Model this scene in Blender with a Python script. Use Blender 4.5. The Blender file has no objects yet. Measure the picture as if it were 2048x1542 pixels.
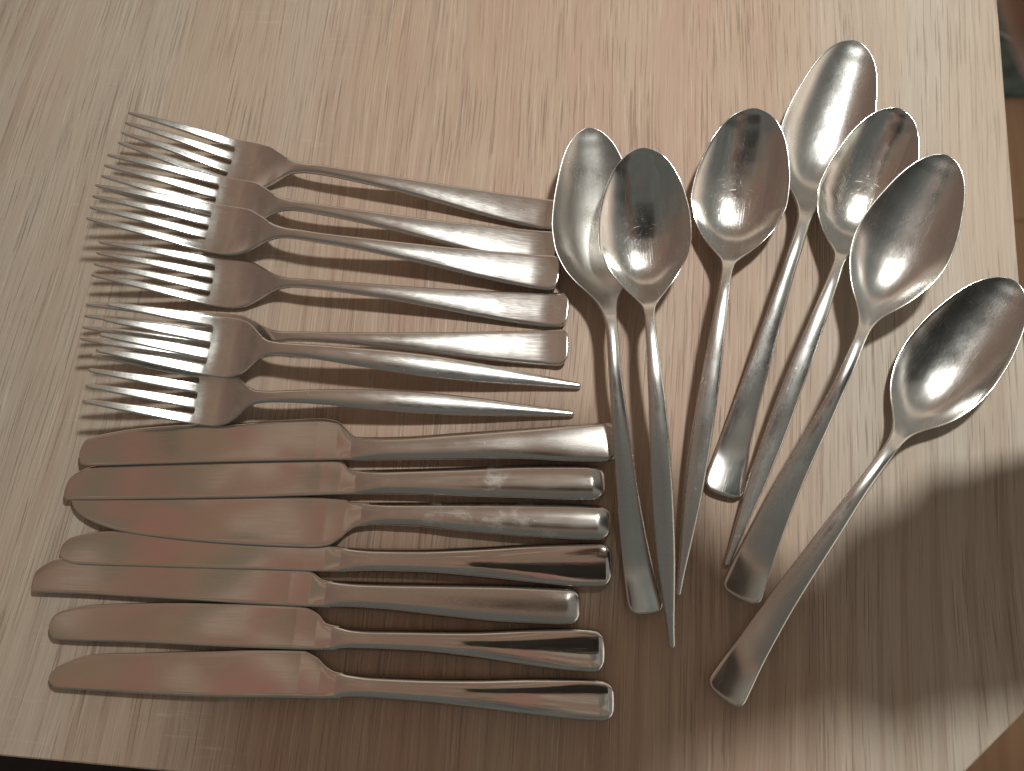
import bpy, math, random
import numpy as np
from mathutils import Matrix, Vector
R = math.radians
sc = bpy.context.scene
col = sc.collection

# ------------------------------------------------------------------ camera
PITCH, TILT, DIST = R(12.5), R(4.0), 0.305
cam_rot = Matrix.Rotation(PITCH, 3, 'X') @ Matrix.Rotation(TILT, 3, 'Y')
cam = bpy.data.cameras.new('camera'); cam_o = bpy.data.objects.new('camera', cam); col.objects.link(cam_o)
cam_o.matrix_world = Matrix.Translation(cam_rot @ Vector((0, 0, DIST))) @ cam_rot.to_4x4()
cam.sensor_width = 36; cam.lens = 36*1547/2048; cam.clip_start = 0.005; cam.clip_end = 30
cam.dof.use_dof = True; cam.dof.focus_distance = 0.302; cam.dof.aperture_fstop = 9.0
sc.camera = cam_o

# ------------------------------------------------------------------ dim indoor surroundings
w = bpy.data.worlds.new('World'); sc.world = w; w.use_nodes = True
def room_world(nt):
    """soft panorama of a dim evening room: brown ceiling, dark on the photographer's side, lighter wall opposite"""
    n = nt.nodes; l = nt.links; bg = n['Background']
    tc = n.new('ShaderNodeTexCoord'); sx = n.new('ShaderNodeSeparateXYZ'); l.new(tc.outputs['Generated'], sx.inputs[0])
    def ramp01(sock, a, b):
        x = n.new('ShaderNodeMapRange'); x.interpolation_type = 'SMOOTHSTEP'; l.new(sock, x.inputs[0])
        x.inputs[1].default_value = a; x.inputs[2].default_value = b; return x.outputs[0]
    def mix(f, a, b, mode='MIX'):
        x = n.new('ShaderNodeMix'); x.data_type = 'RGBA'; x.blend_type = mode
        for k, v in ((0, f), (6, a), (7, b)):
            if isinstance(v, bpy.types.NodeSocket): l.new(v, x.inputs[k])
            else: x.inputs[k].default_value = v
        return x.outputs[2]
    # brown ceiling on the left, dim grey-green corner of the room on the right, a pale lit wall low on the right
    c = mix(ramp01(sx.outputs[0], -.05, .42), (.166, .124, .100, 1), (.154, .164, .160, 1))
    c = mix(ramp01(sx.outputs[0], -.45, -.80), c, (.130, .098, .086, 1))
    c = mix(ramp01(sx.outputs[1], -.06, -.36), c, (.080, .088, .088, 1))
    lo = n.new('ShaderNodeMath'); lo.operation = 'MULTIPLY'; l.new(ramp01(sx.outputs[0], .45, .85), lo.inputs[0]); l.new(ramp01(sx.outputs[2], .62, .30), lo.inputs[1])
    c = mix(lo.outputs[0], c, (.700, .660, .610, 1))
    lo2 = n.new('ShaderNodeMath'); lo2.operation = 'MULTIPLY'; l.new(ramp01(sx.outputs[1], .45, .85), lo2.inputs[0]); l.new(ramp01(sx.outputs[2], .62, .30), lo2.inputs[1])
    c = mix(lo2.outputs[0], c, (.440, .390, .340, 1))
    # the things standing and hanging about the room: a patchwork of muted colours
    mp = n.new('ShaderNodeMapping'); l.new(tc.outputs['Generated'], mp.inputs[0]); mp.inputs['Scale'].default_value = (1., .55, .8)
    no = n.new('ShaderNodeTexNoise'); no.inputs['Scale'].default_value = 9.; l.new(mp.outputs[0], no.inputs['Vector'])
    ad = n.new('ShaderNodeMix'); ad.data_type = 'VECTOR'; ad.inputs[0].default_value = .09; l.new(mp.outputs[0], ad.inputs[4]); l.new(no.outputs['Color'], ad.inputs[5])
    vo = n.new('ShaderNodeTexVoronoi'); vo.inputs['Scale'].default_value = 30.; l.new(ad.outputs[1], vo.inputs['Vector'])
    sp = n.new('ShaderNodeSeparateColor'); l.new(vo.outputs['Color'], sp.inputs[0])
    cr = n.new('ShaderNodeValToRGB'); l.new(sp.outputs[0], cr.inputs['Fac']); e = cr.color_ramp.elements; cr.color_ramp.interpolation = 'CONSTANT'
    e[0].position = 0.; e[0].color = (.62, .70, .64, 1); e[1].position = .86; e[1].color = (1.50, 1.50, 1.42, 1)
    for p, q in ((.14, (1.02, .88, .78, 1)), (.32, (1.06, 1.0, .82, 1)), (.46, (1.24, .87, .81, 1)), (.58, (.84, .94, .82, 1)), (.72, (1.16, .96, .82, 1))):
        x = e.new(p); x.color = q
    c = mix(1., c, cr.outputs['Color'], 'MULTIPLY')
    l.new(c, bg.inputs['Color']); bg.inputs['Strength'].default_value = WORLD_STRENGTH
WORLD_STRENGTH = 1.55
room_world(w.node_tree)

# ------------------------------------------------------------------ the lamp: one small bright bulb, close by on the right
lamp = bpy.data.lights.new('lamp', 'POINT'); lamp.shadow_soft_size = 0.019; lamp.energy = 7.9; lamp.color = (.985, 1.0, .95)
lamp_o = bpy.data.objects.new('lamp', lamp); col.objects.link(lamp_o)
lamp_o.location = (0.140, 0.152, 0.46)

sc.view_settings.view_transform = 'Standard'; sc.view_settings.look = 'None'
sc.view_settings.exposure = 0.0; sc.view_settings.gamma = 1.0; sc.view_settings.use_curve_mapping = False
sc.cycles.use_denoising = True
sc.cycles.max_bounces = 8; sc.cycles.glossy_bounces = 6; sc.cycles.sample_clamp_indirect = 6.0

# ------------------------------------------------------------------ helpers
def tag(o, label=None, cat=None, group=None, kind=None):
    if label: o['label'] = label
    if cat: o['category'] = cat
    if group: o['group'] = group
    if kind: o['kind'] = kind
    return o
def empty(name, loc=(0, 0, 0), rot=(0, 0, 0)):
    o = bpy.data.objects.new(name, None); col.objects.link(o); o.location = loc; o.rotation_euler = rot
    o.empty_display_size = .01
    return o
def mesh_obj(name, V, Fc, mat, parent=None, smooth=True):
    me = bpy.data.meshes.new(name); me.from_pydata([tuple(map(float, v)) for v in V], [], Fc); me.update()
    if smooth: me.polygons.foreach_set('use_smooth', [True]*len(me.polygons))
    me.materials.append(mat)
    o = bpy.data.objects.new(name, me); col.objects.link(o)
    if parent: o.parent = parent
    return o
def pchip(xs, ys, x):
    xs = np.asarray(xs, float); ys = np.asarray(ys, float); x = np.asarray(x, float); h = np.diff(xs); d = np.diff(ys)/h
    m = np.zeros(len(xs)); m[0] = d[0]; m[-1] = d[-1]
    for i in range(1, len(xs)-1):
        if d[i-1]*d[i] > 0:
            w1 = 2*h[i]+h[i-1]; w2 = h[i]+2*h[i-1]; m[i] = (w1+w2)/(w1/d[i-1]+w2/d[i])
    x = np.clip(x, xs[0], xs[-1]); i = np.clip(np.searchsorted(xs, x, side='right')-1, 0, len(xs)-2); t = (x-xs[i])/h[i]
    return (1+2*t)*(1-t)**2*ys[i]+t*(1-t)**2*h[i]*m[i]+t*t*(3-2*t)*ys[i+1]+t*t*(t-1)*h[i]*m[i+1]
def prof(pairs, s):
    a = np.array(pairs, float); return pchip(a[:, 0], a[:, 1], s)

def loft(s, c, hw, z, t, ctop, cbot, rad, M=14, power=2.0, tilt=0.0, cap0=True, cap1=True, dish=None):
    """closed skin over stations s: centre line c, half width hw, edge height z, thickness t, crown of the upper and
    lower face, edge radius; all mm. tilt = rise of the section across its width."""
    V = []; n_arc = 4
    q = np.linspace(-1, 1, M+1); q = np.sign(q)*(np.abs(q)**.88)
    ring = None
    for k in range(len(s)):
        r = max(1e-3, min(rad, t[k]/2, hw[k]*.9)); hh = max(hw[k], 1e-3); ht = t[k]/2
        pts = []
        for a in q: pts.append((a*(hh-r), ht, 1))                       # upper face
        for j in range(1, n_arc):                                       # round edge
            an = math.pi/2-math.pi*j/n_arc
            pts.append((hh-r+r*math.cos(an), (ht-r)*(1 if an >= 0 else -1)+r*math.sin(an), 0))
        for a in q[::-1]: pts.append((a*(hh-r), -ht, -1))
        for j in range(1, n_arc):
            an = -math.pi/2-math.pi*j/n_arc
            pts.append((-(hh-r)+r*math.cos(an), (ht-r)*(-1 if j < n_arc/2 else 1)+r*math.sin(an), 0))
        for (y, zz, f) in pts:
            u = min(1., abs(y)/hh)
            cr = (ctop[k] if f == 1 else cbot[k] if f == -1 else .5*(ctop[k]+cbot[k]))*(1-u**power)
            V.append((s[k], c[k]+y, z[k]+zz+cr+tilt*(c[k]+y)))
        ring = len(pts)
    Fc = []
    for k in range(len(s)-1):
        a = k*ring; b = a+ring
        for j in range(ring):
            j2 = (j+1) % ring; Fc.append((a+j, a+j2, b+j2, b+j))
    K = len(s)-1
    nt_ = M+1
    extra = []
    def cap(base, flip):
        st = len(V)+len(extra); extra.extend(V[base:base+ring]); base = st
        # strip between upper and lower face points, plus the two edge fans
        top = [base+i for i in range(nt_)]; bot = [base+nt_+n_arc-1+(nt_-1-i) for i in range(nt_)]
        out = []
        for i in range(nt_-1): out.append((top[i], bot[i], bot[i+1], top[i+1]))
        e1 = [base+nt_-1]+[base+nt_+j for j in range(n_arc-1)]+[base+nt_+n_arc-1]
        e2 = [base+2*nt_+n_arc-2]+[base+2*nt_+n_arc-1+j for j in range(n_arc-1)]+[base]
        out += [tuple(e1), tuple(e2)]
        return [tuple(reversed(f)) for f in out] if flip else out
    if cap0: Fc += cap(0, True)
    if cap1: Fc += cap(K*ring, False)
    V = V+extra
    if dish is not None:
        V = [(x, y, z_+float(np.interp(x, s, dish[0]))*(1-min(1., abs((y-float(np.interp(x, s, dish[1])))/dish[2]))**2)) for (x, y, z_) in V]
    return np.array(V), Fc
def dense_end(a, b, n, e0=0, e1=0):
    """stations from a to b, packed towards a rounded start (e0 mm) and end (e1 mm)"""
    parts = []
    if e0: parts.append(a+e0*(1-np.cos(np.linspace(0, math.pi/2, 12)))[:-1])
    parts.append(np.linspace(a+e0, b-e1, n))
    if e1: parts.append((b-e1+e1*np.sin(np.linspace(0, math.pi/2, 14)))[1:])
    return np.concatenate(parts)
def end_thin(s, L, r=1.0, start=None):
    e = np.clip((L-s)/r, 0, 1); f = np.sqrt(np.clip(1-(1-e)**2, 0, 1))*.9+.1
    if start is not None:
        e = np.clip((s-start)/r, 0, 1); f = f*(np.sqrt(np.clip(1-(1-e)**2, 0, 1))*.9+.1)
    return f

# ------------------------------------------------------------------ node helpers and materials
class NT:
    def __init__(self, name):
        self.m = bpy.data.materials.new(name); self.m.use_nodes = True; self.t = self.m.node_tree; self.n = self.t.nodes; self.l = self.t.links
        self.b = self.n['Principled BSDF']
    def node(self, ty, **kw):
        x = self.n.new(ty)
        for k, v in kw.items(): setattr(x, k, v)
        return x
    def put(self, sock, v):
        if isinstance(v, bpy.types.NodeSocket): self.l.new(v, sock)
        else: sock.default_value = v
    def math(self, op, a, b=None, c=None, clamp=False):
        x = self.node('ShaderNodeMath', operation=op, use_clamp=clamp); self.put(x.inputs[0], a)
        if b is not None: self.put(x.inputs[1], b)
        if c is not None: self.put(x.inputs[2], c)
        return x.outputs[0]
    def mapr(self, v, a, b, c=0., d=1.):
        x = self.node('ShaderNodeMapRange'); x.clamp = True
        for i, k in enumerate((v, a, b, c, d)): self.put(x.inputs[i], k)
        return x.outputs[0]
    def mix(self, f, a, b, mode='MIX'):
        x = self.node('ShaderNodeMix', data_type='RGBA', blend_type=mode); self.put(x.inputs[0], f)
        self.put(x.inputs[6], a); self.put(x.inputs[7], b); return x.outputs[2]
    def scale(self, vec, s, rot=(0, 0, 0), loc=(0, 0, 0)):
        x = self.node('ShaderNodeMapping'); self.l.new(vec, x.inputs[0]); x.inputs['Location'].default_value = loc
        x.inputs['Rotation'].default_value = rot; x.inputs['Scale'].default_value = s; return x.outputs[0]
    def noise(self, vec, s=1., detail=2., rough=.5, dist=0.):
        x = self.node('ShaderNodeTexNoise'); self.l.new(vec, x.inputs['Vector']); x.inputs['Scale'].default_value = s
        x.inputs['Detail'].default_value = detail; x.inputs['Roughness'].default_value = rough; x.inputs['Distortion'].default_value = dist
        return x.outputs['Fac']
    def ramp(self, f, stops):
        x = self.node('ShaderNodeValToRGB'); self.put(x.inputs[0], f); e = x.color_ramp.elements
        e[0].position, e[0].color = stops[0][0], (*stops[0][1], 1); e[1].position, e[1].color = stops[-1][0], (*stops[-1][1], 1)
        for p, c in stops[1:-1]: k = e.new(p); k.color = (*c, 1)
        return x.outputs[0]
    def obj(self): return self.node('ShaderNodeTexCoord').outputs['Object']
    def bump(self, h, strength, dist, prev=None):
        x = self.node('ShaderNodeBump'); x.inputs['Strength'].default_value = strength; x.inputs['Distance'].default_value = dist
        self.l.new(h, x.inputs['Height'])
        if prev is not None: self.l.new(prev, x.inputs['Normal'])
        return x.outputs[0]

def steel(name, rough=.28, tint=(.60, .57, .54), brush=.25, scratch=.3, specks=.5, stain=None, swirl=None, rough_end=None, seed=0):
    """worn stainless steel: brushed along the piece (local x), random hair scratches, dried specks, limescale stains"""
    N = NT(name); v = N.obj(); v = N.scale(v, (1, 1, 1), loc=(seed*.731, seed*.37, 0)) if seed else v; b = N.b
    b.inputs['Metallic'].default_value = 1.
    cloud = N.noise(N.scale(v, (60, 90, 90)), 1., 3, .6)
    brushed = N.noise(N.scale(v, (60, 2600, 2600)), 1., 2, .6)
    rg = N.math('ADD', N.mapr(cloud, .3, .7, rough*.82, rough*1.18), N.mapr(brushed, .3, .7, -.03, .03))
    if rough_end is not None:      # wear: polished towards the end of the handle
        sx = N.node('ShaderNodeSeparateXYZ'); N.l.new(N.obj(), sx.inputs[0])
        k = N.mapr(sx.outputs[0], rough_end[0], rough_end[1])
        rg = N.math('ADD', N.math('MULTIPLY', rg, N.math('SUBTRACT', 1., k)), N.math('MULTIPLY', N.mapr(cloud, .3, .7, rough_end[2]*.8, rough_end[2]*1.2), k))
    # scratches in several directions
    sc_ = None
    for i, (an, s1, s2) in enumerate(((.5, 45, 3200), (-.7, 60, 3600), (1.35, 50, 3000), (.1, 40, 3800))):
        nz = N.noise(N.scale(v, (s1, s2, 30), rot=(0, 0, an), loc=(i*3.1, i*1.7, 0)), 1., 1, .4, .3)
        th = N.mapr(nz, .70, .76)
        msk = N.mapr(N.noise(N.scale(v, (70, 70, 70), loc=(i*5.3, 2, 1)), 1., 2), .47, .62)
        th = N.math('MULTIPLY', th, msk)
        sc_ = th if sc_ is None else N.math('MAXIMUM', sc_, th)
    if swirl is not None:
        d = N.node('ShaderNodeVectorMath', operation='SUBTRACT'); N.l.new(N.obj(), d.inputs[0]); d.inputs[1].default_value = (swirl, 0, 0)
        sx = N.node('ShaderNodeSeparateXYZ'); N.l.new(d.outputs[0], sx.inputs[0])
        ang = N.math('ARCTAN2', sx.outputs[1], sx.outputs[0]); rr = N.math('SQRT', N.math('ADD', N.math('POWER', sx.outputs[0], 2.), N.math('POWER', sx.outputs[1], 2.)))
        cb = N.node('ShaderNodeCombineXYZ'); N.put(cb.inputs[0], N.math('MULTIPLY', rr, 2600.)); N.put(cb.inputs[1], N.math('MULTIPLY', ang, 3.))
        wob = N.noise(N.scale(v, (40, 40, 40)), 1., 1)
        N.put(cb.inputs[2], N.math('MULTIPLY', wob, 3.))
        nz = N.noise(cb.outputs[0], 1., 1, .5)
        th = N.math('MULTIPLY', N.mapr(nz, .64, .74), N.mapr(rr, .019, .012)); sc_ = N.math('MAXIMUM', sc_, th)
    sp = N.mapr(N.noise(N.scale(v, (520, 520, 520), loc=(4, 1, 0)), 1., 2, .6), .70, .78)
    sp = N.math('MULTIPLY', sp, N.mapr(N.noise(N.scale(v, (45, 45, 45), loc=(1, 8, 0)), 1., 2), .45, .60))
    rg = N.math('ADD', rg, N.math('MULTIPLY', sc_, .16*scratch))
    rg = N.math('ADD', rg, N.math('MULTIPLY', sp, .22*specks))
    colr = N.mix(N.mapr(cloud, .35, .75, 0., .22), (*tint, 1), (tint[0]*.82, tint[1]*.80, tint[2]*.78, 1))
    colr = N.mix(N.math('MULTIPLY', sp, .5*specks), colr, (.80, .79, .77, 1))
    met = 1.
    if stain:
        st = N.noise(N.scale(v, (115, 150, 150), loc=(2.2, 5, 0)), 1., 6, .7, .3)
        sx = N.node('ShaderNodeSeparateXYZ'); N.l.new(N.obj(), sx.inputs[0])
        dx = N.math('ABSOLUTE', N.math('SUBTRACT', sx.outputs[0], stain[0])); near = N.mapr(dx, stain[1]*.55, stain[1], 0., 1.)
        st = N.math('SUBTRACT', st, N.math('MULTIPLY', near, .2))
        st = N.mapr(st, stain[2]-.03, stain[2]+.09); st = N.math('MULTIPLY', st, stain[3])
        colr = N.mix(st, colr, (.56, .545, .53, 1)); rg = N.math('ADD', rg, N.math('MULTIPLY', st, .3))
        N.put(b.inputs['Metallic'], N.math('SUBTRACT', 1., N.math('MULTIPLY', st, .55)))
    N.put(b.inputs['Base Color'], colr); N.put(b.inputs['Roughness'], N.math('MAXIMUM', rg, .05))
    nb = N.bump(brushed, brush, .00002)
    nb = N.bump(sc_, .22*scratch, .00003, nb)
    N.put(b.inputs['Normal'], nb)
    return N.m

def wood_material():
    N = NT('sonoma_oak_laminate'); b = N.b; p = N.obj()
    sx = N.node('ShaderNodeSeparateXYZ'); N.l.new(p, sx.inputs[0]); X, Y = sx.outputs[0], sx.outputs[1]
    # the grain wanders sideways and leans on the left-hand side of the board
    wa = N.math('MULTIPLY', N.math('SUBTRACT', N.noise(N.scale(p, (9, 3.2, 1)), 1., 2, .5), .5), .020)
    lean = N.math('MULTIPLY', N.math('MULTIPLY', N.mapr(X, -.05, -.20), N.math('SUBTRACT', Y, -.05)), -.12)
    xx = N.math('ADD', N.math('ADD', X, wa), lean)
    cb = N.node('ShaderNodeCombineXYZ'); N.put(cb.inputs[0], xx); N.put(cb.inputs[1], Y); g = cb.outputs[0]
    # small sideways wiggle so that the pores are short, wavy and embossed
    wig = N.math('MULTIPLY', N.math('SUBTRACT', N.noise(N.scale(p, (70, 210, 1), loc=(3, 3, 0)), 1., 2, .6), .5), .0003)
    cb2 = N.node('ShaderNodeCombineXYZ'); N.put(cb2.inputs[0], N.math('ADD', xx, wig)); N.put(cb2.inputs[1], Y); g2 = cb2.outputs[0]
    board = N.noise(N.scale(g, (11, .8, 1)), 1., 2, .5)
    bands = N.noise(N.scale(g, (75, 3.2, 1), loc=(3, 0, 0)), 1., 3, .6)
    blot = N.noise(N.scale(g, (34, 5.5, 1), loc=(8, 4, 0)), 1., 3, .55)
    fib = N.noise(N.scale(g2, (820, 14, 1)), 1., 3, .65)
    fine = N.noise(N.scale(g2, (1150, 22, 1), loc=(1, 7, 0)), 1., 2, .6)
    pink = (.414, .280, .208); grey = (.448, .392, .325); tan = (.440, .336, .248); dark = (.285, .208, .164); pale = (.560, .508, .440)
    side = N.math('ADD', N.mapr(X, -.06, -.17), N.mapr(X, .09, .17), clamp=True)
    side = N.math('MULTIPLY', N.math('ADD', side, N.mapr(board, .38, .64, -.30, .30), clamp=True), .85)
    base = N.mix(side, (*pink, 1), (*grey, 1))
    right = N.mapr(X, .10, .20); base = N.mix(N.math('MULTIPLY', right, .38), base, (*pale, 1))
    c = N.mix(N.mapr(blot, .42, .60, 0., .55), base, (*tan, 1))
    c = N.mix(N.mapr(bands, .47, .34, 0., .24), c, (*dark, 1))
    # cathedral figure: soft nested arches
    wv = N.node('ShaderNodeTexWave', wave_type='BANDS', bands_direction='X'); N.l.new(N.scale(g, (26, 2.4, 1)), wv.inputs['Vector'])
    wv.inputs['Scale'].default_value = 1.; wv.inputs['Distortion'].default_value = 5.; wv.inputs['Detail'].default_value = 2.; wv.inputs['Detail Scale'].default_value = .7
    cath = N.math('MULTIPLY', N.mapr(wv.outputs['Fac'], .70, .95), N.mapr(N.noise(N.scale(p, (7, 3, 1), loc=(9, 2, 0)), 1., 1), .44, .56))
    c = N.mix(N.math('MULTIPLY', cath, .32), c, (.300, .196, .150, 1))
    c = N.mix(N.mapr(fib, .48, .66, 0., .22), c, (*dark, 1))
    c = N.mix(N.mapr(fib, .46, .32, 0., .26), c, (*pale, 1))
    dens = N.mapr(N.noise(N.scale(g, (45, 7, 1), loc=(5, 0, 0)), 1., 2), .34, .56, .25, 1.)
    pore = N.math('MULTIPLY', N.mapr(fine, .575, .66), dens)
    c = N.mix(N.math('MULTIPLY', pore, .32), c, (.170, .120, .094, 1))
    lite = N.math('MULTIPLY', N.mapr(N.noise(N.scale(g2, (1050, 20, 1), loc=(9, 3, 0)), 1., 2, .6), .58, .67), dens)
    c = N.mix(N.math('MULTIPLY', lite, .34), c, (.66, .57, .47, 1))
    # slanted ray flecks on the right
    fl = N.noise(N.scale(p, (420, 15, 1), rot=(0, 0, R(12)), loc=(2, 2, 0)), 1., 2, .55)
    fl = N.math('MULTIPLY', N.mapr(fl, .68, .73), N.mapr(X, .06, .14))
    c = N.mix(N.math('MULTIPLY', fl, .12), c, (.25, .17, .125, 1))
    # pale saw marks across the grain
    saw = N.noise(N.scale(p, (38, 620, 1), loc=(0, 3, 0)), 1., 2, .6)
    saw = N.math('MULTIPLY', N.mapr(saw, .60, .70), N.mapr(N.noise(N.scale(p, (12, 22, 1), loc=(7, 1, 0)), 1., 2), .50, .62))
    saw = N.math('MULTIPLY', saw, N.mapr(X, -.02, -.10))
    c = N.mix(N.math('MULTIPLY', saw, .34), c, (.62, .54, .44, 1))
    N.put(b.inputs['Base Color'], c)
    N.put(b.inputs['Roughness'], N.mapr(fib, .3, .7, .50, .62))
    b.inputs['Specular IOR Level'].default_value = .42
    h = N.math('SUBTRACT', N.math('MULTIPLY', fib, .7), N.math('MULTIPLY', pore, .8))
    h = N.math('ADD', h, N.math('MULTIPLY', lite, .35))
    N.put(b.inputs['Normal'], N.bump(h, .9, .0003))
    return N.m

def plain(name, colr, rough=.6, bump=None, mottled=None):
    N = NT(name); v = N.obj(); N.b.inputs['Roughness'].default_value = rough
    f = N.noise(N.scale(v, bump[0] if bump else (30, 30, 30)), 1., 4, .6)
    c2 = mottled or tuple(x*.7 for x in colr)
    N.put(N.b.inputs['Base Color'], N.mix(N.mapr(f, .35, .65), (*colr, 1), (*c2, 1)))
    if bump: N.put(N.b.inputs['Normal'], N.bump(f, bump[1], bump[2]))
    return N.m

# ------------------------------------------------------------------ floor and rug, below the table
M_floor = plain('brown_floor_boards', (.42, .255, .15), .45, ((60, 3, 10), .2, .001), (.31, .18, .10))
M_gap = plain('floor_gap', (.03, .02, .015), .8)
def box(x0, x1, y0, y1, z0, z1, bev=0.):
    b = bev
    V = [(x0, y0, z0), (x1, y0, z0), (x1, y1, z0), (x0, y1, z0), (x0, y0, z1-b), (x1, y0, z1-b), (x1, y1, z1-b), (x0, y1, z1-b)]
    Fc = [(3, 2, 1, 0), (0, 1, 5, 4), (1, 2, 6, 5), (2, 3, 7, 6), (3, 0, 4, 7)]
    if b:
        V += [(x0+b, y0+b, z1), (x1-b, y0+b, z1), (x1-b, y1-b, z1), (x0+b, y1-b, z1)]
        Fc += [(4, 5, 9, 8), (5, 6, 10, 9), (6, 7, 11, 10), (7, 4, 8, 11), (8, 9, 10, 11)]
    else: Fc += [(4, 5, 6, 7)]
    return V, Fc
FZ = -0.74
floor = mesh_obj('floor', *box(-2.2, 2.2, -2.2, 2.2, FZ-.03, FZ-.012), M_gap, smooth=False); tag(floor, kind='structure')
V, Fc = box(-.62, .62, -.0965, .0965, -.012, 0, .0015)
bm = None
for i in range(18):
    for j in range(3):
        if bm is None:
            o = mesh_obj('floor_board', V, Fc, M_floor, floor, smooth=False); bm = o.data
        else:
            o = bpy.data.objects.new('floor_board', bm); col.objects.link(o); o.parent = floor
        o.location = (-1.55+1.243*j+(.41 if i % 2 else 0)+.13*(i % 3), -1.64+.194*i, FZ)

M_rug = plain('dark_rug_pile', (.040, .056, .048), .95, ((26, 40, 30), .8, .004), (.105, .130, .122))
rug = empty('rug', (1.06, .62, FZ)); tag(rug, 'dark grey green rug on the floor beyond the right table edge', 'rug')
V, Fc = box(-.62, .62, -.035, .55, .001, .010, .003); mesh_obj('pile', V, Fc, M_rug, rug, smooth=False)
M_thread = plain('pale_rug_thread', (.30, .33, .32), .9)
rng = random.Random(3)
for i in range(26):
    x = rng.uniform(-.58, .2); y = rng.uniform(.0, .50); a = rng.uniform(0, 3.1); ln = rng.uniform(.02, .07)
    ca, sa = math.cos(a), math.sin(a); wd = .0035
    P4 = [(x-ca*ln-sa*wd, y-sa*ln+ca*wd), (x-ca*ln+sa*wd, y-sa*ln-ca*wd), (x+ca*ln+sa*wd, y+sa*ln-ca*wd), (x+ca*ln-sa*wd, y+sa*ln+ca*wd)]
    mesh_obj('thread', [(p[0], p[1], .0095) for p in P4]+[(p[0], p[1], .013) for p in P4], [(0, 1, 5, 4), (1, 2, 6, 5), (2, 3, 7, 6), (3, 0, 4, 7), (4, 5, 6, 7)], M_thread, rug, smooth=False)

M_dark_sheet = plain('darkening_sheet', (.012, .009, .010), .95, ((90, 90, 90), .5, .002), (.020, .014, .016))  # near-black sheet, added to darken the floor below the lower left table edge
sheet_o = mesh_obj('added_dark_sheet', *box(-1.0, .05, -.95, -.30, FZ+.001, FZ+.009, .003), M_dark_sheet, smooth=False); tag(sheet_o, 'near-black sheet added on the floor to darken it below the lower left table edge', 'mat')

# ------------------------------------------------------------------ the table
TROT = R(-2.88)
M_wood = wood_material()
table = empty('table', (0, 0, FZ), (0, 0, TROT))
tag(table, 'pale oak laminate table with a cut-off corner, carrying all the cutlery', 'table')
TU, TN, CH = .1946, -.1505, .0533      # right edge, front edge, cut corner
TL, TT = -.72, .78                      # far ends, out of the picture
outline = [(TL, TN), (TU-CH, TN), (TU, TN+CH), (TU, TT), (TL, TT)]
def slab(poly, z0, z1, bev):
    P = [Vector(p) for p in poly]; n = len(P); ins = []
    for i in range(n):
        a = (P[i]-P[i-1]).normalized(); b2 = (P[(i+1) % n]-P[i]).normalized()
        na = Vector((-a.y, a.x)); nb = Vector((-b2.y, b2.x)); m = (na+nb)/(1+na.dot(nb)); ins.append(P[i]+m*bev)
    V = [(p.x, p.y, z0) for p in P]+[(p.x, p.y, z1-bev) for p in P]+[(p.x, p.y, z1) for p in ins]
    Fc = [tuple(range(n-1, -1, -1)), tuple(range(2*n, 3*n))]
    for i in range(n):
        j = (i+1) % n; Fc += [(i, j, n+j, n+i), (n+i, n+j, 2*n+j, 2*n+i)]
    return V, Fc
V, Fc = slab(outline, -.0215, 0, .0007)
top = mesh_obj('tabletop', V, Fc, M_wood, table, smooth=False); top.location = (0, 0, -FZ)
for (x, y) in ((TU-.10, TN+.10), (TU-.10, TT-.08), (TL+.08, TN+.08), (TL+.08, TT-.08)):
    mesh_obj('leg', *box(x-.025, x+.025, y-.025, y+.025, .0005, -FZ-.0216), M_wood, table, smooth=False)

# ------------------------------------------------------------------ cutlery templates (mm along the piece from the eating end)
FA = dict(L=185, W=[(40,10.2),(47,10.4),(54,9.9),(60,7.6),(66,4.6),(71,2.7),(77,2.0),(90,2.15),(112,3.1),(132,4.5),(152,6.0),(171,6.9),(185,7.1)], R=5, n=2.8,
   Z=[(0,20.5),(10,17.2),(18,14.0),(24,11.2),(30,8.1),(36,5.0),(40,3.5),(44,2.6),(49,2.25),(57,3.4),(65,6.6),(73,9.6),(85,11.2),(104,10.2),(120,8.3),(135,6.1),(150,4.1),(162,3.0),(170,2.6),(174.5,2.5),(177,2.65),(180,3.1),(185,4.2)],
   root=40, tip=6.9, slot=4.85, tw=[(0,1.35),(3,1.75),(12,2.6),(25,3.4),(40,3.85)], T=[(40,1.9),(60,2.3),(80,3.0),(120,2.2),(185,1.8)], C=[(40,-.9),(50,-1.2),(62,-.5),(72,.2),(90,.7),(130,.6),(170,.35),(185,.3)])
FB = dict(L=184, W=[(36,11.9),(43,12.1),(49,11.0),(54,7.8),(58,4.7),(62,3.0),(68,2.6),(88,3.3),(108,4.1),(122,4.35),(142,3.8),(165,2.3),(179,1.5),(184,1.2)], R=1.6, n=2,
   Z=[(0,18.8),(9,15.8),(16,12.9),(22,10.0),(27,7.4),(32,4.9),(36,3.4),(40,2.6),(44,2.4),(51,4.0),(57,7.2),(65,9.8),(79,11.2),(103,9.8),(141,5.4),(170,2.6),(184,1.5)],
   root=36, tip=8.6, slot=5.9, tw=[(0,1.4),(3,1.9),(12,3.0),(23,4.0),(36,4.5)], T=[(36,1.9),(55,2.2),(70,2.6),(110,2.2),(184,1.8)], C=[(36,-1.0),(44,-1.4),(54,-.5),(62,.2),(80,.7),(120,.8),(160,.6),(184,.4)])
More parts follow.
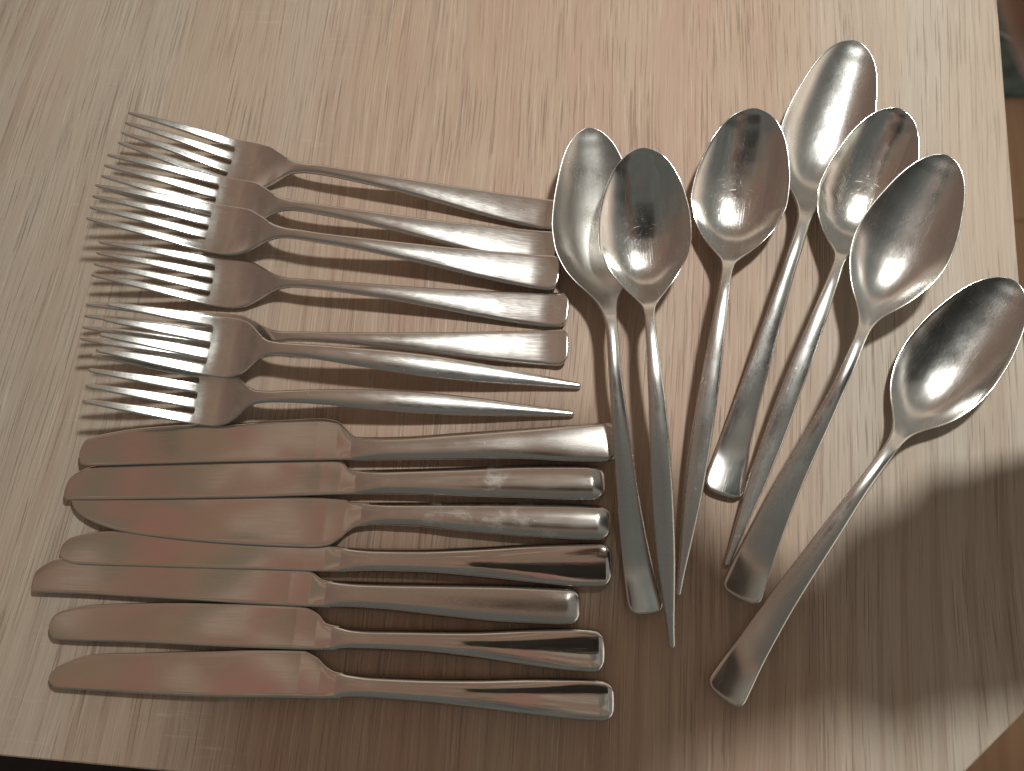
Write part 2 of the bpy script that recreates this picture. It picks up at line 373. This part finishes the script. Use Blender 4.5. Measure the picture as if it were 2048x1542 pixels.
SA = dict(L=200, W=[(0,0),(1,5.0),(4,9.2),(10,13.8),(20,17.8),(30,19.8),(39,20.2),(48,19.2),(57,16.1),(64,12.0),(70,7.5),(75,4.7),(80,3.3),(87,2.6),(102,2.75),(125,3.8),(150,5.1),(175,6.7),(193,8.0),(200,8.2)], R=5, n=2.8,
   Z=[(0,18.4),(4,18.3),(8,17.8),(12,17.0),(20,15.3),(30,13.2),(38,11.55),(44,10.65),(48,10.2),(52,9.8),(56,9.5),(60,9.3),(64,9.4),(68,9.8),(74,11.8),(80,14.5),(87,16.8),(98,17.6),(118,15.2),(147,9.4),(171,4.4),(185,2.6),(200,3.8)], bowl=82,
   C=[(0,0),(2,-1.2),(4,-2.1),(8,-3.6),(12,-4.6),(20,-6.3),(30,-7.8),(38,-8.6),(44,-8.9),(48,-8.9),(52,-8.6),(56,-8.0),(60,-6.9),(64,-5.4),(68,-3.6),(74,-1.4),(82,0),(95,.8),(130,.8),(170,.45),(200,.3)],
   T=[(0,1.3),(60,1.6),(78,2.6),(95,3.0),(130,2.3),(200,1.9)])
SB = dict(L=197, W=[(0,0),(1,5.2),(4,9.8),(10,14.2),(20,17.6),(28,18.7),(36,18.5),(44,16.6),(52,12.6),(58,8.0),(62,4.6),(65,2.8),(70,2.1),(80,2.4),(100,3.2),(120,3.9),(138,4.2),(157,3.8),(176,2.6),(191,1.5),(197,1.3)], R=1.6, n=2,
   Z=[(0,18),(4,17.6),(8,16.7),(14,15.8),(20,14.5),(28,12.7),(34,11.4),(38,10.55),(41,10.05),(44,9.35),(47,8.8),(50,8.6),(53,8.7),(57,9.3),(61,10.8),(65,12.8),(70,14.6),(78,16.2),(92,17),(110,15.2),(143,9.2),(176,4),(197,1.6)], bowl=68,
   C=[(0,0),(2,-1.2),(4,-2.1),(8,-3.5),(14,-5.6),(20,-7.0),(28,-8.2),(34,-8.7),(38,-8.7),(41,-8.6),(44,-8.1),(47,-7.3),(50,-6.3),(53,-5.0),(57,-2.9),(61,-1.0),(65,-.2),(68,0),(80,.6),(120,.8),(160,.6),(197,.4)],
   T=[(0,1.3),(52,1.5),(64,2.4),(80,2.6),(130,2.2),(197,1.8)])
NODES = {'fork': ([0,.25,.4,.55,.75,.9,1.0], [0,.3,.5,.75,1.0]), 'spoon': ([.0,.1,.2,.3,.38,.46,.6,.75,.9,1.0], [0,.2,.38,.55,.75,1.0])}

def sect(T, kind, ps, s):
    L = T['L']; nw, nm = NODES[kind]
    a = np.array(T['W'], float); wd = pchip(np.sqrt(a[:, 0]), a[:, 1], np.sqrt(s)) if a[0, 0] == 0 else pchip(a[:, 0], a[:, 1], s)
    e = np.clip((s-(L-T['R']))/T['R'], 0, 1); wd = wd*(1-e**T['n'])**(1/T['n'])
    k = np.exp(pchip(nw, np.log(ps['a']), s/L)); m = pchip(nm, ps['m'], s/L)
    return wd, k, m
def finish(V, T, ps):
    V = np.array(V, float); V[:, 0] -= T['L']/2; return V*.001*ps['sc']
def piece_root(name, ps):
    return empty(name, ps['pos'], [R(x) for x in ps['rot']])

def make_fork(ps, T, mat):
    root = piece_root('fork', ps); L = T['L']; r0 = T['root']
    nk = 66 if T is FA else 58
    # head
    s = np.linspace(r0, nk, 34); wd, k, m = sect(T, 'fork', ps, s); c_ = prof(T['C'], s)
    V, Fc = loft(s, m, wd*k, prof(T['Z'], s), prof(T['T'], s), c_, c_, .45, M=24, cap0=False, cap1=False)
    mesh_obj('head', finish(V, T, ps), Fc, mat, root)
    # handle
    s = dense_end(nk, L, 90, 0, T['R']); wd, k, m = sect(T, 'fork', ps, s); c_ = prof(T['C'], s)
    t = prof(T['T'], s)*end_thin(s, L)
    V, Fc = loft(s, m, np.maximum(wd*k, .05), prof(T['Z'], s), t, c_, c_*.2, .8, M=14, cap0=False, cap1=True)
    mesh_obj('handle', finish(V, T, ps), Fc, mat, root)
    # tines
    hr = sect(T, 'fork', ps, np.array([float(r0)]))[0][0]
    for i in range(4):
        s = np.concatenate([dense_end(0, r0-1.2, 34, 1.0, 0), r0-1.2+1.2*np.sin(np.linspace(0, math.pi/2, 9))[1:]])
        _, k, m = sect(T, 'fork', ps, s)
        f = s/r0; tw = prof(T['tw'], s)
        g = (2*hr-4*T['tw'][-1][1])/3
        def slot(j): return T['slot']*(1-j)*f+T['tip']*(1-j)*(2/3)*(1-f)
        cen = (hr-T['tw'][-1][1]/2-i*(T['tw'][-1][1]+g))*f+T['tip']*(1.5-i)/1.5*(1-f)
        up = cen+tw/2; lo = cen-tw/2
        e = np.clip((r0-s)/1.2, 0, 1); rd = np.sqrt(np.clip(1-(1-e)**2, 0, 1))
        if i > 0: up = slot(i-1)+(up-slot(i-1))*rd
        else: up = np.where(s > r0-12, up, up)
        if i < 3: lo = slot(i)+(lo-slot(i))*rd
        st = np.clip(s/1.0, 0, 1); tip = np.sqrt(np.clip(1-(1-st)**2, 0, 1))*.85+.15
        hw = (up-lo)/2*tip; ce = (up+lo)/2
        dc = prof([(0, 0.), (r0*.6, -.35), (r0, T['C'][0][1])], s)
        V, Fc = loft(s, m+ce*k, hw*k, prof(T['Z'], s), (1.35+.55*f)*tip, 0*s, 0*s, .45, M=6, cap0=True, cap1=False, dish=(dc, m, hr*k[-1]))
        mesh_obj('tine', finish(V, T, ps), Fc, mat, root)
    return root

def make_spoon(ps, T, mat, mat_h):
    root = piece_root('spoon', ps); L = T['L']; B = T['bowl']
    def build(name, s, M, cap0, cap1, mt, thin):
        wd, k, m = sect(T, 'spoon', ps, s); c_ = prof(T['C'], s); t = prof(T['T'], s)*thin
        z_ = prof(T['Z'], s)+((prof(T['T'], s)-t)/2 if name == 'bowl' else 0)
        V, Fc = loft(s, m, np.maximum(wd*k, .08), z_, t, c_, np.where(s < B, c_, c_*.2), .7, M=M, power=2.35 if name == 'bowl' else 2., cap0=cap0, cap1=cap1)
        return mesh_obj(name, finish(V, T, ps), Fc, mt, root)
    s = .004+(B-.004)*np.linspace(0, 1, 80)**1.7
    build('bowl', s, 34, True, False, mat, np.sqrt(np.clip(s/.6, .05, 1)))
    s = dense_end(B, L, 80, 0, T['R']); build('handle', s, 14, False, True, mat_h, end_thin(s, L))
    return root

def make_knife(kd, mat_b, mat_h, tilt, teeth, flare, z0):
    L = kd['L']; yaw = R(kd['yaw']); hs = kd['hs']
    root = empty('table_knife', (kd['pos'][0]*.001, kd['pos'][1]*.001, 0), (0, 0, yaw))
    up, lo = kd['up'], kd['lo']
    def edges(s):
        a = np.array(up); b = np.array(lo); o1 = np.argsort(a[:, 0], kind='stable'); a = a[o1]
        ok = np.concatenate([[True], np.diff(a[:, 0]) > .15]); a = a[ok]
        return pchip(a[:, 0], a[:, 1], s), pchip(b[:, 0], b[:, 1], s)
    zc = z0
    # blade
    n = int(hs/.19) if teeth else 150
    s = np.concatenate([[.01, .05, .12, .25, .45], np.linspace(.7, hs+2.5, n)])
    u, l = edges(s)
    rd = np.sqrt(np.clip(s/.7, .02, 1))
    mid = (u+l)/2
    if teeth:
        tr = np.abs(((s/.78) % 1)-.5)*2; on = np.clip((s-4)/3, 0, 1)*np.clip((72-s)/6, 0, 1); u = u-teeth*tr*on
    mid = (u+l)/2; hw = np.maximum((u-l)/2*rd, .03)
    t = (1.15+.5*np.clip((s-hs+14)/14, 0, 1))*np.sqrt(np.clip(s/.5, .08, 1))
    cr = .03+.25*np.clip((s-hs+6)/6, 0, 1)
    V, Fc = loft(s, mid, hw, np.full(len(s), zc), t, cr*np.ones(len(s)), -cr*np.ones(len(s)), .42, M=12, power=3., tilt=tilt)
    blade = mesh_obj('blade', V*.001, Fc, mat_b, root)
    # handle
    s = dense_end(hs, L, 96, 0, 6.0); u, l = edges(np.minimum(s, L-4.5))
    e = np.clip((s-(L-6))/6, 0, 1); shp = (1-e**3.0)**(1/3.0)
    mid = (u+l)/2; hw = np.maximum((u-l)/2*shp, .05)
    f = (s-hs)/(L-hs)
    t = prof([(0, 1.68), (.06, 2.6), (.2, 3.2), (.6, 3.4), (.9, 3.2), (1, 3.0)], f)*(np.sqrt(np.clip(1-(1-np.clip((L-s)/2.2, 0, 1))**2, 0, 1))*.92+.08)
    c1 = prof([(0, .31), (.05, 1.0), (.15, 1.75), (.45, 1.7), (.7, 1.7-.6*flare), (.95, 1.7-1.15*flare), (1, .6)], f)*(.15+.85*np.sqrt(np.clip((L-s)/5, 0, 1)))
    V, Fc = loft(s, mid, hw, np.full(len(s), zc), t, c1, -c1*.8, 1.5, M=20, power=2.6, tilt=tilt, cap0=False)
    mesh_obj('handle', V*.001, Fc, mat_h, root)
    return root

POSES = {
 'f1': {'pos':[-0.07009,0.08698,0.0],'rot':[0.0,0.0,-10.83],'sc':0.9991,'a':[0.996,1.068,0.952,0.956,0.909,0.927,0.973],'m':[0.01,0.13,-0.37,0.11,0.12]},
 'f2': {'pos':[-0.07358,0.06959,0.00175],'rot':[0.0,1.08,-8.6],'sc':0.9998,'a':[1.012,1.047,1.01,0.988,0.967,1.016,1.014],'m':[-0.16,1.0,-0.37,-0.56,0.09]},
 'f3': {'pos':[-0.07342,0.05648,0.00461],'rot':[0.0,1.43,-7.35],'sc':1.0062,'a':[1.014,1.02,0.983,0.952,0.909,0.988,1.042],'m':[-0.34,1.4,-0.46,-0.29,-0.3]},
 'f4': {'pos':[-0.07108,0.03811,0.00019],'rot':[0.0,0.12,-5.3],'sc':1.0153,'a':[0.986,1.015,0.892,0.929,0.894,0.97,1.02],'m':[0.04,0.22,-0.25,-0.21,0.2]},
 'f5': {'pos':[-0.07181,0.01725,0.0],'rot':[0.0,0.0,-1.9],'sc':1.0184,'a':[0.984,1.035,0.946,0.953,0.913,0.968,1.056],'m':[0.48,-0.2,-0.51,-0.1,0.33]},
 'f6': {'pos':[-0.064,0.00838,0.00436],'rot':[0.0,2.53,-5.44],'sc':0.9963,'a':[1.057,1.014,0.966,0.986,1.01,1.029,1.017],'m':[-0.27,0.41,0.16,0.05,-0.35]},
 'f7': {'pos':[-0.068,-0.0074,0.002],'rot':[0.0,1.25,-2.88],'sc':1.0064,'a':[1.037,0.938,0.883,0.931,0.971,1.016,1.024],'m':[0.69,-1.46,-0.07,0.49,0.35]},
 's1': {'pos':[0.03791,0.00672,0.00187],'rot':[-8.0,1.07,-83.2],'sc':0.929,'a':[0.83,0.852,0.952,1.01,0.96,0.925,0.888,0.849,0.846,0.867],'m':[1.1,0.42,0.07,-1.71,-1.13,1.31]},
 's2': {'pos':[0.05492,-0.00521,0.00676],'rot':[5.0,2.65,-87.33],'sc':0.9332,'a':[0.905,0.961,1.013,0.923,0.958,0.987,0.972,0.974,0.998,1.003],'m':[0.75,-0.27,-0.52,0.09,-0.09,-0.01]},
 's3': {'pos':[0.07903,0.01312,0.00219],'rot':[8.0,1.27,-100.64],'sc':0.9521,'a':[0.928,0.97,1.046,1.007,0.965,0.968,0.95,0.959,0.981,0.995],'m':[0.47,-0.34,-0.3,-0.2,-0.06,0.33]},
 's4': {'pos':[0.10684,0.04718,0.00013],'rot':[-2.0,0.07,-107.62],'sc':0.9385,'a':[0.893,0.873,0.934,0.966,0.946,0.952,0.89,0.868,0.911,0.99],'m':[0.22,0.35,0.14,-0.79,-0.36,0.46]},
 's5': {'pos':[0.11356,0.01703,0.00413],'rot':[5.0,2.4,-111.99],'sc':0.9309,'a':[0.85,0.883,0.971,0.941,0.987,1.009,0.994,0.962,0.977,1.002],'m':[0.46,-0.13,-0.3,-0.56,-0.02,0.51]},
 's6': {'pos':[0.12173,-0.00016,0.00849],'rot':[6.0,4.69,-116.04],'sc':0.8808,'a':[0.852,0.89,0.95,0.858,0.744,0.904,0.945,0.99,1.002,1.013],'m':[0.44,0.06,-0.27,0.02,-0.87,0.6]},
 's7': {'pos':[0.1305,-0.03907,0.0],'rot':[9.0,0.0,-126.66],'sc':0.9208,'a':[0.899,0.878,0.899,0.9,0.829,0.931,0.954,0.913,0.902,0.973],'m':[1.37,0.14,-0.43,-1.31,-1.08,1.24]}}
KNIVES = {
 'k1': {'pos':[-170.85,-27.95],'yaw':1.38,'L':211.8,'up':[[0.0,0.0],[2.1,4.8],[5.7,6.3],[10.5,7.4],[24.7,9.3],[43.9,10.2],[64.2,10.5],[81.6,11.4],[95.8,11.7],[102.9,10.5],[107.2,6.9],[111.4,3.9],[127.4,3.7],[151.7,4.8],[175.8,5.9],[193.8,6.9],[208.7,7.9]],'lo':[[0.0,0.0],[0.7,-2.8],[1.8,-5.0],[5.4,-5.8],[33.3,-5.5],[61.7,-5.2],[89.7,-5.1],[106.8,-5.2],[112.3,-5.5],[133.6,-5.7],[151.8,-5.8],[175.7,-6.4],[193.5,-7.5],[207.6,-7.9]],'hs':109.5},
 'k2': {'pos':[-175.14,-43.95],'yaw':1.51,'L':211.2,'up':[[0.0,0.0],[0.1,2.9],[1.2,5.1],[5.3,8.5],[9.5,10.2],[30.7,12.2],[69.8,12.6],[101.6,12.0],[108.6,11.1],[111.0,9.7],[113.0,7.5],[115.2,6.7],[138.3,6.8],[156.5,7.0],[180.4,7.5],[204.0,7.1],[207.5,6.6]],'lo':[[0.0,0.0],[1.2,-2.9],[39.2,-3.2],[74.2,-3.2],[95.1,-2.9],[114.2,-2.7],[138.5,-3.3],[156.5,-4.5],[180.2,-5.5],[197.8,-6.3],[207.1,-6.4]],'hs':116.2},
 'k3': {'pos':[-172.55,-46.26],'yaw':-1.82,'L':210.7,'up':[[0.0,0.0],[12.1,0.9],[36.5,2.1],[92.4,4.8],[109.5,4.4],[111.9,3.4],[130.1,4.1],[153.9,5.1],[177.6,6.0],[198.2,6.5],[205.4,6.4]],'lo':[[0.0,0.0],[2.5,-3.8],[6.7,-6.7],[13.5,-9.4],[21.7,-11.4],[38.8,-13.2],[60.0,-14.2],[80.7,-14.5],[97.8,-14.3],[105.2,-13.2],[109.0,-10.6],[112.0,-7.7],[115.8,-5.7],[124.8,-4.9],[136.7,-4.9],[154.6,-6.0],[178.1,-6.9],[195.6,-7.1],[205.7,-6.8]],'hs':116.5},
 'k4': {'pos':[-174.25,-66.59],'yaw':-0.47,'L':212.5,'up':[[0.0,0.0],[0.8,2.7],[4.2,5.8],[11.7,7.8],[22.1,8.8],[39.4,9.4],[60.7,9.1],[86.9,8.5],[98.6,8.0],[103.5,6.8],[106.5,5.2],[108.7,4.5],[114.7,4.1],[138.5,4.3],[162.0,5.5],[185.3,7.1],[205.6,8.1],[208.0,8.2]],'lo':[[0.0,0.0],[0.7,-1.7],[1.9,-3.0],[8.6,-4.7],[27.6,-4.8],[55.4,-4.9],[82.7,-4.9],[103.1,-5.0],[115.3,-4.9],[139.0,-4.8],[162.4,-5.7],[185.5,-7.3],[199.9,-8.0],[207.9,-7.9]],'hs':110.9},
 'k5': {'pos':[-183.74,-79.66],'yaw':-0.91,'L':210.4,'up':[[0.0,0.0],[-0.1,2.8],[0.4,4.7],[3.1,7.8],[8.3,10.6],[22.1,12.3],[46.0,13.0],[75.6,12.5],[103.0,10.7],[107.3,10.0],[109.7,8.9],[114.0,6.4],[116.7,5.9],[136.8,6.0],[160.2,6.4],[183.4,6.7],[205.4,6.5]],'lo':[[0.0,0.0],[1.4,-2.2],[17.4,-2.2],[38.5,-2.6],[66.2,-3.1],[86.5,-3.6],[106.9,-3.8],[119.8,-3.9],[137.5,-4.3],[160.9,-5.8],[183.9,-6.9],[201.0,-7.0],[206.2,-6.8]],'hs':115.4},
 'k6': {'pos':[-174.52,-94.16],'yaw':-1.15,'L':209.9,'up':[[0.0,0.0],[1.0,3.3],[4.2,5.8],[10.8,7.7],[29.3,9.5],[53.3,10.8],[77.6,11.2],[93.9,11.3],[98.7,10.8],[103.5,8.7],[107.2,5.4],[111.2,4.7],[116.7,4.2],[140.0,4.7],[163.0,5.4],[185.7,6.9],[202.7,7.6],[205.7,7.4]],'lo':[[0.0,0.0],[1.0,-2.3],[3.7,-4.5],[10.7,-4.8],[38.2,-4.5],[65.4,-4.6],[92.0,-4.4],[108.6,-4.0],[117.3,-3.6],[140.5,-3.5],[157.8,-4.3],[180.5,-6.1],[197.4,-7.4],[205.9,-7.6]],'hs':109.5},
 'k7': {'pos':[-171.79,-112.17],'yaw':-0.81,'L':210.3,'up':[[0.0,0.0],[1.1,1.8],[4.9,4.8],[10.2,7.1],[18.8,8.7],[35.7,9.8],[55.9,11.1],[82.5,12.5],[95.8,12.8],[101.3,10.7],[105.5,7.4],[109.5,5.8],[114.9,5.5],[137.9,5.4],[160.7,5.9],[183.1,6.8],[202.7,7.1],[205.9,6.8]],'lo':[[0.0,0.0],[0.9,-1.9],[4.3,-3.9],[17.4,-4.2],[37.7,-4.6],[57.8,-4.7],[84.1,-4.0],[103.8,-3.5],[115.5,-2.9],[138.5,-3.4],[161.1,-4.7],[183.4,-6.1],[200.0,-6.9],[206.0,-7.0]],'hs':109.4}}

M_fork = [steel('satin_fork_steel_%d' % i, .215, (.66, .64, .62), .35, .35, .8, seed=i+1) for i in range(3)]
M_spA = steel('satin_spoon_steel', .23, (.62, .61, .59), .2, .45, .7, seed=5)
M_spA_h = steel('satin_spoon_handle_steel', .26, (.64, .625, .605), .35, .5, .6, seed=6, rough_end=(.045, .085, .16))
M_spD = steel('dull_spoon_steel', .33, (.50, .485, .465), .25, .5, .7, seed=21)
M_spB = steel('polished_spoon_steel', .185, (.64, .63, .61), .1, .8, .8, swirl=-.055, seed=7)
M_spB_h = steel('polished_spoon_handle_steel', .27, (.66, .65, .63), .3, .8, 1.0, seed=8)
M_blade = [steel('knife_blade_steel_%d' % i, .085, (.64, .605, .575), .0, .35, .6, seed=10+i) for i in range(3)]
M_kh = steel('satin_knife_handle_steel', .24, (.62, .595, .57), .3, .4, .9, seed=14)
M_kh_s1 = steel('spotted_knife_handle_steel', .20, (.62, .595, .57), .25, .4, 1.0, stain=(.172, .008, .50, .30), seed=15)
M_kh_st = steel('limescaled_knife_handle_steel', .20, (.62, .595, .57), .25, .4, 1.0, stain=(.167, .036, .53, .26), seed=17)
M_kh_p = steel('polished_knife_handle_steel', .20, (.64, .615, .59), .2, .35, .8, rough_end=(.135, .165, .06), seed=16)

FORK_LABELS = {
 'f1': 'topmost satin steel fork, its handle end tucked under the leftmost spoon bowl',
 'f2': 'second fork from the top, lapped under the third fork and over the first',
 'f3': 'third fork from the top, overlapping the second, broad handle end touching the leftmost spoon',
 'f4': 'fourth fork from the top, its broad rounded handle end fully in view',
 'f5': 'fifth fork from the top, broad handle, head under the upper pointed-handled fork',
 'f6': 'upper of the two forks with thin pointed handles, its head on top of its neighbours',
 'f7': 'lowest fork, thin pointed handle, lying right above the knives'}
for i, k in enumerate(('f1', 'f2', 'f3', 'f4', 'f5', 'f6', 'f7')):
    o = make_fork(POSES[k], FA if i < 5 else FB, M_fork[i % 3])
    tag(o, FORK_LABELS[k], 'fork', 'forks laid side by side')
SPOON_LABELS = {
 's1': 'dull leftmost spoon with flared handle, bowl resting on the fork ends',
 's2': 'shiny spoon with pointed handle, second from the left, bowl lapped over the leftmost spoon',
 's3': 'shiny pointed-handled spoon, third from the left, big glare in its bowl',
 's4': 'spoon reaching highest in the picture, broad handle ending between two pointed handles',
 's5': 'pointed-handled spoon whose bowl is half covered by the spoon on its right',
 's6': 'flared-handled spoon, second from the right, bowl lying over a pointed-handled one',
 's7': 'rightmost spoon lying apart, bowl at the table edge and handle down to the left'}
for k in ('s1', 's2', 's3', 's4', 's5', 's6', 's7'):
    B_ = k in ('s2', 's3', 's5')
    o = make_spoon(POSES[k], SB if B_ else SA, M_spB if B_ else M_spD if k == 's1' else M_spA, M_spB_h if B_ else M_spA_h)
    tag(o, SPOON_LABELS[k], 'spoon', 'spoons fanned out')
KNIFE_LABELS = {
 'k1': 'topmost knife, right below the forks, squared handle end against a spoon handle',
 'k2': 'second knife from the top, with one white stain on its handle',
 'k3': 'third knife from the top, handle mottled with pale limescale, blade belly facing down',
 'k4': 'fourth knife from the top, polished flared handle end, below the limescale-mottled one',
 'k5': 'fifth knife from the top, reaching farthest left, with the shortest-ending straight handle',
 'k6': 'second knife from the bottom, serrated, with dark mirror-like handle end',
 'k7': 'lowest knife, serrated, with polished flared handle'}
KS = {'k1': (M_kh, .02, 1.0), 'k2': (M_kh_s1, 0, .25), 'k3': (M_kh_st, .0, .15), 'k4': (M_kh_p, .22, 1.), 'k5': (M_kh, .12, .3), 'k6': (M_kh_p, .36, 1.), 'k7': (M_kh_p, .36, 1.)}
KZ = {'k1': 4.8, 'k2': 4.4, 'k3': 3.5, 'k4': 3.4, 'k5': 3.4, 'k6': 3.4, 'k7': 3.4}
for i, k in enumerate(KS):
    mh, teeth, flare = KS[k]
    o = make_knife(KNIVES[k], M_blade[i % 3], mh, -.11, teeth, flare, KZ[k])
    tag(o, KNIFE_LABELS[k], 'knife', 'table knives laid side by side')

# ------------------------------------------------------------------ the photographer's arm, just outside the picture: it shades the lower right
M_skin = plain('skin', (.34, .19, .13), .5, ((400, 400, 400), .1, .0004), (.29, .155, .105))
M_knit = plain('slate_knit', (.095, .118, .126), .9, ((700, 700, 700), .6, .001), (.060, .076, .082))
def skin_mesh(name, chains, mat):
    V = []; E = []; rad = []
    for ch in chains:
        start, pts = ch
        prev = start
        for p, r in pts:
            V.append(p); rad.append(r); i = len(V)-1
            if prev is not None: E.append((prev, i))
            prev = i
    me = bpy.data.meshes.new(name); me.from_pydata(V, E, []); o = bpy.data.objects.new(name, me); col.objects.link(o); me.materials.append(mat)
    md = o.modifiers.new('skin', 'SKIN'); md.use_smooth_shade = True
    for i, r in enumerate(rad):
        d = me.skin_vertices[0].data[i]; d.radius = r if isinstance(r, tuple) else (r, r)
    me.skin_vertices[0].data[0].use_root = True
    sb = o.modifiers.new('subdivision', 'SUBSURF'); sb.levels = 2; sb.render_levels = 2
    return o
PALM = Vector((.100, 0.0016, .2024)); AL = Vector((-.040, .036, .080)).normalized(); SIDE = Vector((.15, -0.9551, .33)).normalized(); OUT = AL.cross(SIDE)
def finger(base, off, lens, rads, curl):
    p = PALM+SIDE*off+AL*base; d = AL.copy(); pts = []
    for ln, r in zip(lens, rads):
        p = p+d*ln; pts.append((tuple(p), r)); d = (Matrix.Rotation(R(curl), 3, SIDE) @ d).normalized()
    return pts
arm = skin_mesh('person', [
    (None, [((.300, -0.0357, .075), .026), ((.200, -0.0236, .100), .023), ((.152, -0.0130, .138), .018), ((.126, -0.0082, .166), .0155), ((.112, -0.0032, .186), (.018, .012)), (tuple(PALM), (.021, .012)), (tuple(PALM+AL*.022), (.022, .011))]),
    (6, finger(.026, -.019, (.022, .026, .018, .014), (.0085, .0080, .0072, .0064), 9)),
    (6, finger(.028, -.0065, (.022, .030, .021, .016), (.0088, .0083, .0075, .0066), 8)),
    (6, finger(.028, .0065, (.020, .028, .019, .015), (.0088, .0082, .0074, .0066), 9)),
    (6, finger(.025, .019, (.017, .021, .015, .013), (.0078, .0072, .0066, .0058), 12)),
    (5, [(tuple(PALM+SIDE*-.024+AL*.006), .0110), (tuple(PALM+SIDE*-.036+AL*.026), .0095), (tuple(PALM+SIDE*-.040+AL*.046), .0082), (tuple(PALM+SIDE*-.038+AL*.062), .0072)])], M_skin)
arm.location.y = .004
tag(arm, 'arm in a dark slate knit sleeve reaching in from the right, above the table', 'person')
def tube(path, rads, n=28, seg=60, ripple=.0012):
    P = np.array(path); d = np.concatenate([[0], np.cumsum(np.linalg.norm(np.diff(P, axis=0), axis=1))]); t = np.linspace(0, d[-1], seg)
    C = np.stack([pchip(d, P[:, i], t) for i in range(3)], 1); rr = pchip(d, rads, t); V = []; Fc = []
    T = np.gradient(C, axis=0); T /= np.linalg.norm(T, axis=1)[:, None]
    rng = np.random.default_rng(4); ph = rng.uniform(0, 6.28, 6)
    for k in range(seg):
        a = np.cross(T[k], (0, 1, 0)); a /= np.linalg.norm(a); b = np.cross(T[k], a)
        for j in range(n):
            an = 2*math.pi*j/n; r = rr[k]+ripple*(math.sin(t[k]*210+2*math.sin(an+ph[0])+ph[1])+.6*math.sin(t[k]*340+3*math.cos(an*2+ph[2])))
            V.append(C[k]+r*(a*math.cos(an)+b*math.sin(an)))
    for k in range(seg-1):
        for j in range(n):
            j2 = (j+1) % n; Fc.append((k*n+j, k*n+j2, (k+1)*n+j2, (k+1)*n+j))
    Fc.append(tuple(range(n-1, -1, -1)))
    return V, Fc
V, Fc = tube([(.50, -0.0565, .02), (.38, -0.0460, .052), (.300, -0.0357, .075), (.200, -0.0236, .100), (.172, -0.0178, .115), (.152, -0.0130, .138), (.134, -0.0095, .158)], [.046, .042, .037, .0315, .0280, .0240, .0205])
mesh_obj('sleeve', V, Fc, M_knit, arm)

# the phone the picture is taken with, just above the lens: dark in the reflections of the flat steel
M_phone = plain('dark_glass', (.070, .078, .078), .4); M_lens = plain('lens_glass', (.01, .01, .012), .1)
phone = empty('phone', (.034, -.036, .318), (0, 0, R(4))); tag(phone, 'dark phone held level above the table by the outstretched hand', 'phone')
poly = []
for cx, cy, a0 in ((.071, .029, 0), (-.071, .029, 90), (-.071, -.029, 180), (.071, -.029, 270)):
    for q in range(5): poly.append((cx+.009*math.cos(R(a0+22.5*q)), cy+.009*math.sin(R(a0+22.5*q))))
V, Fc = slab(poly, 0, .0085, .001); mesh_obj('body', V, Fc, M_phone, phone, smooth=False)
